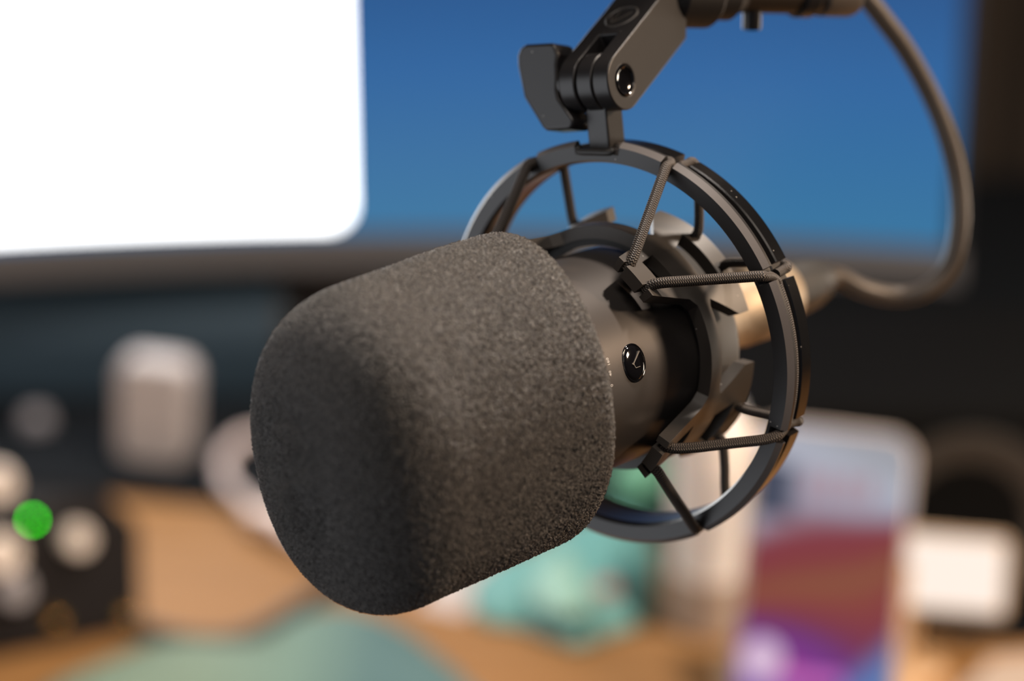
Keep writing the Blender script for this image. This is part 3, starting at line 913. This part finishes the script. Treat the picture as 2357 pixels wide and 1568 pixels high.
wp = [(760, 985), (640, 1003), (560, 1010), (515, 1055), (520, 1110), (570, 1160), (625, 1195), (680, 1240), (760, 1270)]
M_WCAB = mat('pale_cable', (.62, .52, .50), .5)
wc = thing('charging_cable', 'thin pale cable curling out from behind the foam on the left', 'cable', loc=on_z(560, 1100, DESK))
pw = [on_z(x, y, DESK + .010) for x, y in wp]
link('cord', tube_me(smoothpath([v - wc.location for v in pw], 8), 3.6 * mm, 16), M_WCAB, wc, 60)
e_ = pw[-1] - wc.location
link('plug', prism_me(rrect(.030, .014, .005), -.005, .004, Matrix.Translation((pw[-3] - wc.location)) @ Matrix.Rotation(-.6, 4, 'Z')), mat('pale_pink_plug', (.80, .66, .60), .5), wc, 40, bevel=.001)

# sage green cloth at the bottom edge, softly humped, and its edge shade modelled as a black tube
M_SAGE = mat('sage_fabric', (.30, .44, .36), .85)
tc = N(M_SAGE, 'ShaderNodeTexCoord'); sx_ = N(M_SAGE, 'ShaderNodeSeparateXYZ'); L(M_SAGE, tc.outputs['Object'], sx_.inputs[0])
nz = N(M_SAGE, 'ShaderNodeTexNoise'); nz.inputs['Scale'].default_value = 14; L(M_SAGE, tc.outputs['Object'], nz.inputs['Vector'])
mr_ = N(M_SAGE, 'ShaderNodeMapRange'); mr_.inputs[1].default_value = -.035; mr_.inputs[2].default_value = .045
L(M_SAGE, sx_.outputs[0], mr_.inputs[0])
rp = ramp(M_SAGE, [(0, (.150, .215, .160, 1)), (.55, (.120, .200, .165, 1)), (1, (.060, .125, .130, 1))]); L(M_SAGE, mr_.outputs[0], rp.inputs[0])
L(M_SAGE, rp.outputs[0], BS(M_SAGE).inputs['Base Color'])
clo = on_z(650, 1500, DESK)
outl = [(90, 1600), (200, 1548), (330, 1500), (480, 1505), (600, 1470), (720, 1425), (830, 1412), (930, 1452), (1010, 1515), (1080, 1580), (1120, 1700), (80, 1700)]
op = [on_z(x, y, DESK) - clo for x, y in outl]
def cushion(op, hgt, n=26, fall=.02):
    """cloth lying on the desk: a grid inside the outline, raised smoothly from its edge"""
    xs = [p_.x for p_ in op]; ys = [p_.y for p_ in op]
    sm_ = smoothpath([Vector((p_.x, p_.y, 0)) for p_ in op] + [Vector((op[0].x, op[0].y, 0))], 6)[:-1]
    c = Vector((sum(xs) / len(xs), sum(ys) / len(ys), 0))
    vs, fs = [], []; K = len(sm_)
    for j in range(n):
        t = j / n
        for p_ in sm_:
            q = p_.lerp(c, t)
            e = (p_ - q).length
            z = hgt * (1 - math.exp(-e / fall)) * (.85 + .3 * noise.noise(q * 18))
            vs.append((q.x, q.y, z + .0005))
    vs.append((c.x, c.y, hgt))
    for j in range(n - 1):
        for i in range(K):
            i2 = (i + 1) % K; fs.append((j * K + i, j * K + i2, (j + 1) * K + i2, (j + 1) * K + i))
    for i in range(K):
        fs.append(((n - 1) * K + i, (n - 1) * K + (i + 1) % K, n * K))
    fs.append(tuple(range(K))[::-1])
    me = bpy.data.meshes.new('m'); me.from_pydata(vs, [], fs)
    bm = bmesh.new(); bm.from_mesh(me); return from_bm(bm)
cl = link('folded_cloth', cushion(op, .016), M_SAGE, None, 180); cl.location = clo
tag(cl, 'sage green cloth lying on the desk at the bottom edge', 'cloth')
bp_ = [(300, 1452), (370, 1474), (450, 1490), (540, 1486), (620, 1456), (700, 1405), (745, 1372), (800, 1330)]
bw = [on_z(x, y - 14, DESK + .0045) for x, y in bp_]
bc = thing('cloth_shade_strip', 'thin black strip standing for the shade along the edge of the sage green cloth', 'cord', loc=bw[3])
link('cord', tube_me(smoothpath([v - bw[3] for v in bw], 8), 4.2 * mm, 14), M_RUBBER, bc, 60)  # tube stands for the dark shade at the cloth's edge

# teal pouch right of the foam
M_TEAL = mat('teal_fabric', (.13, .34, .32), .6)
M_TEAL_HI = mat('teal_highlight', (.27, .47, .39), .6)  # highlight on the teal pouch put into a paler colour
tp = on_z(1300, 1400, DESK)
po = [on_z(x, y, DESK) - tp for x, y in ((1085, 1405), (1090, 1340), (1180, 1290), (1330, 1235), (1430, 1215), (1500, 1240), (1510, 1330), (1490, 1430), (1400, 1470), (1320, 1495), (1220, 1455), (1120, 1440))]
pouch = thing('pouch', 'teal pouch with a small brown tag lying right of the foam windscreen', 'pouch', loc=tp)
link('body', cushion(po, .022, 26, .012), M_TEAL, pouch, 180)
po2 = [on_z(x, y, DESK) - tp for x, y in ((1215, 1400), (1290, 1340), (1345, 1400), (1360, 1470), (1300, 1490), (1235, 1465))]
mb = cushion(po2, .012, 16, .008); mb.transform(Matrix.Translation((0, 0, .0155)))
link('fold', mb, M_TEAL_HI, pouch, 180)['label'] = 'fold with a highlight put into its paler mint colour'
q_ = on_z(1395, 1362, DESK + .026) - tp
link('tag', prism_me(rrect(.011, .012, .003), 0, .003, Matrix.Translation(q_)), mat('brown_leather', (.36, .17, .12), .6), pouch, None)
# pale paper between cloth and pouch
q0_ = [on_z(x, y, DESK) for x, y in ((960, 1395), (1010, 1330), (1130, 1290), (1140, 1370), (1060, 1420))]
tag(link('paper_slip', prism_me([(v.x, v.y) for v in q0_], DESK, DESK + .0006), mat('pinkish_paper', (.50, .43, .40), .8), None, None), 'pale pinkish paper slip on the desk left of the teal pouch', 'paper')

# green capped bottle seen through the ring, dark cup beside it
q_ = on_z(1476, 1245, DESK)
gb = local_thing('green_ball', 'soft green ball seen through the lower left of the ring', 'ball', (q_.x, q_.y + .02, DESK + .003))
gm = lathe_me([(max(0, .0150 * math.sin(a)), .0150 - .0150 * math.cos(a)) for a in np.linspace(0, PI, 24)], 36)
gm.transform(Matrix.Translation((0, 0, .008)))
link('body', gm, mat('muted_green', (.16, .42, .27), .55), gb, 180)
link('base_cup', lathe_me([(0, 0), (.013, 0), (.016, .011), (.0145, .012), (.010, .004), (0, .004)], 36), mat('dark_teal_cup', (.02, .07, .065), .5), gb, 30)

# cream frosted tumbler
q_ = on_z(1640, 1475, DESK)
tm_ = local_thing('tumbler', 'cream frosted tall tumbler left of the phone, seen below the ring', 'tumbler', (q_.x, q_.y + .02, DESK))
M_CREAM = mat('cream_frosted', (.92, .83, .76), .45)
BS(M_CREAM).inputs['Subsurface Weight'].default_value = .15
BS(M_CREAM).inputs['Subsurface Radius'].default_value = (.02, .012, .008)
link('wall', lathe_me([(0, 0), (.0175, 0), (.0190, .002), (.0210, .104), (.0202, .104), (.0185, .004), (0, .004)], 64), M_CREAM, tm_, 30)
link('band', lathe_me([(.0193, .0010), (.0200, .0010), (.0207, .030), (.0196, .030)], 64, closed=True), mat('grey_brown_band', (.45, .34, .26), .5), tm_, 30)
link('lid', lathe_me([(0, .104), (.0218, .104), (.0222, .106), (.0215, .111), (0, .112)], 64), M_CREAM, tm_, 30)

# ================================================================== PHONE
# plane of the phone: leaning back and rolled a little
PD = 1.17
pw_, ph_ = .0745, .139
tlc, trc = at(1762, 962, PD), at(2118, 985, PD)
xr = V2W(1, .115, 0).normalized()
dn_ = V2W(-.115, 1, -.14).normalized(); dn_ = (dn_ - xr * dn_.dot(xr)).normalized()
nrm = xr.cross(-dn_)
cen = at(1928, 982, PD) + dn_ * ph_ / 2
PM_ = frame(xr, -dn_, nrm, cen)
phone = thing('phone', 'upright phone with a red, orange and purple wallpaper, propped right of the cream tumbler', 'phone', PM_)
M_FRAME = mat('phone_frame', (.30, .25, .22), .4, .4)
link('frame', prism_me(rrect(pw_, ph_, .0125, 8), -.0085, -.0004), M_FRAME, phone, 40, bevel=.0012)
# wallpaper bands
m = bpy.data.materials.new('phone_wallpaper'); m.use_nodes = True; M_PH = m
b = BS(m); b.inputs['Base Color'].default_value = (.01, .01, .012, 1); b.inputs['Roughness'].default_value = .3; b.inputs['Specular IOR Level'].default_value = .12
tc = N(m, 'ShaderNodeTexCoord'); s = N(m, 'ShaderNodeSeparateXYZ'); L(m, tc.outputs['Object'], s.inputs[0])
# wave the bands with x: v = y + k*x + c*x^2
def math_(op, a, b2):
    n = N(m, 'ShaderNodeMath', operation=op)
    for i_, v in enumerate((a, b2)):
        if isinstance(v, (int, float)): n.inputs[i_].default_value = v
        else: L(m, v, n.inputs[i_])
    return n.outputs[0]
x, y = s.outputs[0], math_('ADD', s.outputs[1], .0055)
def mrange(v_, a, b2, c, d):
    n = N(m, 'ShaderNodeMapRange'); L(m, v_, n.inputs[0])
    for i_, q in enumerate((a, b2, c, d)): n.inputs[i_ + 1].default_value = q
    return n.outputs[0]
kx = math_('ADD', mrange(y, .050, .026, .22, -.50), mrange(y, .004, -.040, 0, .95))
v = math_('ADD', math_('ADD', y, math_('MULTIPLY', x, kx)), math_('MULTIPLY', math_('SINE', math_('MULTIPLY', x, 55), 0), .005))
mr_ = N(m, 'ShaderNodeMapRange'); mr_.inputs[1].default_value = .075; mr_.inputs[2].default_value = -.075; L(m, v, mr_.inputs[0])
cr = ramp(m, [(0, srgb(150, 152, 160)), (.13, srgb(168, 172, 186)), (.25, srgb(150, 148, 166)), (.315, srgb(124, 48, 62)), (.40, srgb(122, 40, 48)), (.48, srgb(130, 74, 48)), (.56, srgb(128, 50, 50)), (.62, srgb(112, 40, 76)), (.68, srgb(100, 42, 128)), (.78, srgb(138, 40, 128)), (.88, srgb(140, 84, 160)), (1, srgb(70, 60, 150))])
L(m, mr_.outputs[0], cr.inputs[0])
# blue corner lower right, navy patch upper left
blue = math_('GREATER_THAN', math_('SUBTRACT', math_('MULTIPLY', x, .9), y), .070)
sm1 = N(m, 'ShaderNodeMapRange'); sm1.inputs[1].default_value = .050; sm1.inputs[2].default_value = .064
L(m, math_('SUBTRACT', math_('MULTIPLY', x, 1.1), y), sm1.inputs[0])
mx1 = N(m, 'ShaderNodeMix', data_type='RGBA'); L(m, sm1.outputs[0], mx1.inputs[0]); L(m, cr.outputs[0], mx1.inputs[6]); mx1.inputs[7].default_value = srgb(84, 116, 172)
sm2 = N(m, 'ShaderNodeMapRange'); sm2.inputs[1].default_value = -.020; sm2.inputs[2].default_value = -.014; sm2.inputs[3].default_value = 1; sm2.inputs[4].default_value = 0
L(m, x, sm2.inputs[0])
bandy = math_('MULTIPLY', math_('LESS_THAN', y, .055), math_('GREATER_THAN', y, .031))
nv = math_('MULTIPLY', sm2.outputs[0], bandy)
mx2 = N(m, 'ShaderNodeMix', data_type='RGBA'); L(m, nv, mx2.inputs[0]); L(m, mx1.outputs[2], mx2.inputs[6]); mx2.inputs[7].default_value = srgb(52, 62, 84)
L(m, mx2.outputs[2], b.inputs['Emission Color']); b.inputs['Emission Strength'].default_value = 1.0
ps = link('screen', prism_me(rrect(pw_ - .005, ph_ - .005, .0105, 8), -.0004, 0), M_PH, phone, None)
ps['label'] = 'lit screen with red, orange, purple and blue waves'
def emis(name, col, st=1.0):
    m = mat(name, (.01, .01, .01), .3); BS(m).inputs['Emission Color'].default_value = col; BS(m).inputs['Emission Strength'].default_value = st; return m
link('clock_digits', join_me([prism_me(rrect(.0055, .012, .0015, 3, cx_, .0415), 0, .0002) for cx_ in (-.009, -.001, .0075, .0155)]), emis('pinkish_digits', srgb(158, 128, 142)), ps, None)
link('app_icon', prism_me([(.010 * math.cos(a) - .024, .010 * math.sin(a) - .0395) for a in np.linspace(0, 2 * PI, 32, endpoint=False)], 0, .0002), emis('pale_icon', srgb(206, 176, 206)), ps, None)
link('note_row', prism_me(rrect(.030, .006, .002, 3, -.002, -.0455), 0, .0002), emis('pink_row', srgb(186, 92, 178)), ps, None)
# stand behind the phone
base = cen + dn_ * ph_ / 2
stn = thing('phone_stand', 'tan wooden stand propping the phone from behind', 'phone stand', loc=Vector((base.x, base.y + .03, DESK)))
def rel(v): return v - stn.location
M_TAN = mat('tan_wood_stand', (.45, .29, .16), .5)
# a leaning back board wider than the phone on the right, and a foot on the desk
bb = prism_me(rrect(.030, .078, .004, 4, .0265, -.026), -.0180, -.0095)
bb.transform(Matrix.Translation(-stn.location) @ PM_)
link('back_board', bb, M_TAN, stn, None)
zt = rel(PM_ @ Vector((.02, -.060, -.014)))
link('foot', box_me(-.035, .055, -.02, .045, 0, max(.008, zt.z)), M_TAN, stn, None, bevel=.002)

# ================================================================== SMALL LIT DISPLAY
dd = 1.20
dc = at(2197, 1322, dd)
dxr = V2W(1, .085, .05).normalized(); ddn = V2W(-.085, 1, -.10).normalized(); ddn = (ddn - dxr * ddn.dot(dxr)).normalized()
DM = frame(dxr, -ddn, dxr.cross(-ddn), dc)
disp = thing('display_panel', 'small glowing cream panel on a short post right of the phone', 'display', DM)
link('case', prism_me(rrect(.052, .0385, .004, 5), -.008, -.0006), mat('tan_case', (.36, .25, .16), .5), disp, 40, bevel=.001)
link('panel', prism_me(rrect(.046, .0325, .003, 5), -.0006, 0), emis('cream_glow', (1.0, .86, .76, 1), 1.0), disp, None)['label'] = 'glowing cream face'
pj = DM @ Vector((-.018, -.015, -.006))
dj = DM.inverted()
link('post', tube_me([dj @ pj, dj @ Vector((pj.x, pj.y + .004, DESK + .004))], .0035, 20), M_TAN, disp, 40)
fm = lathe_me([(0, 0), (.018, 0), (.019, .002), (.017, .005), (0, .006)], 40); fm.transform(dj @ Matrix.Translation((pj.x, pj.y + .004, DESK)))
link('foot', fm, M_TAN, disp, 40)
# pale folded card at the lower right corner
cq = on_z(2310, 1568, DESK)
cc = thing('folded_card', 'pale folded card on the wood in the bottom right corner', 'card', loc=Vector((cq.x, cq.y, DESK)))
link('leaf', prism_me([(-.030, -.030), (.050, -.030), (.050, .022), (-.004, .012)], .0, .006), mat('pale_card', (.34, .27, .22), .7), cc, None)
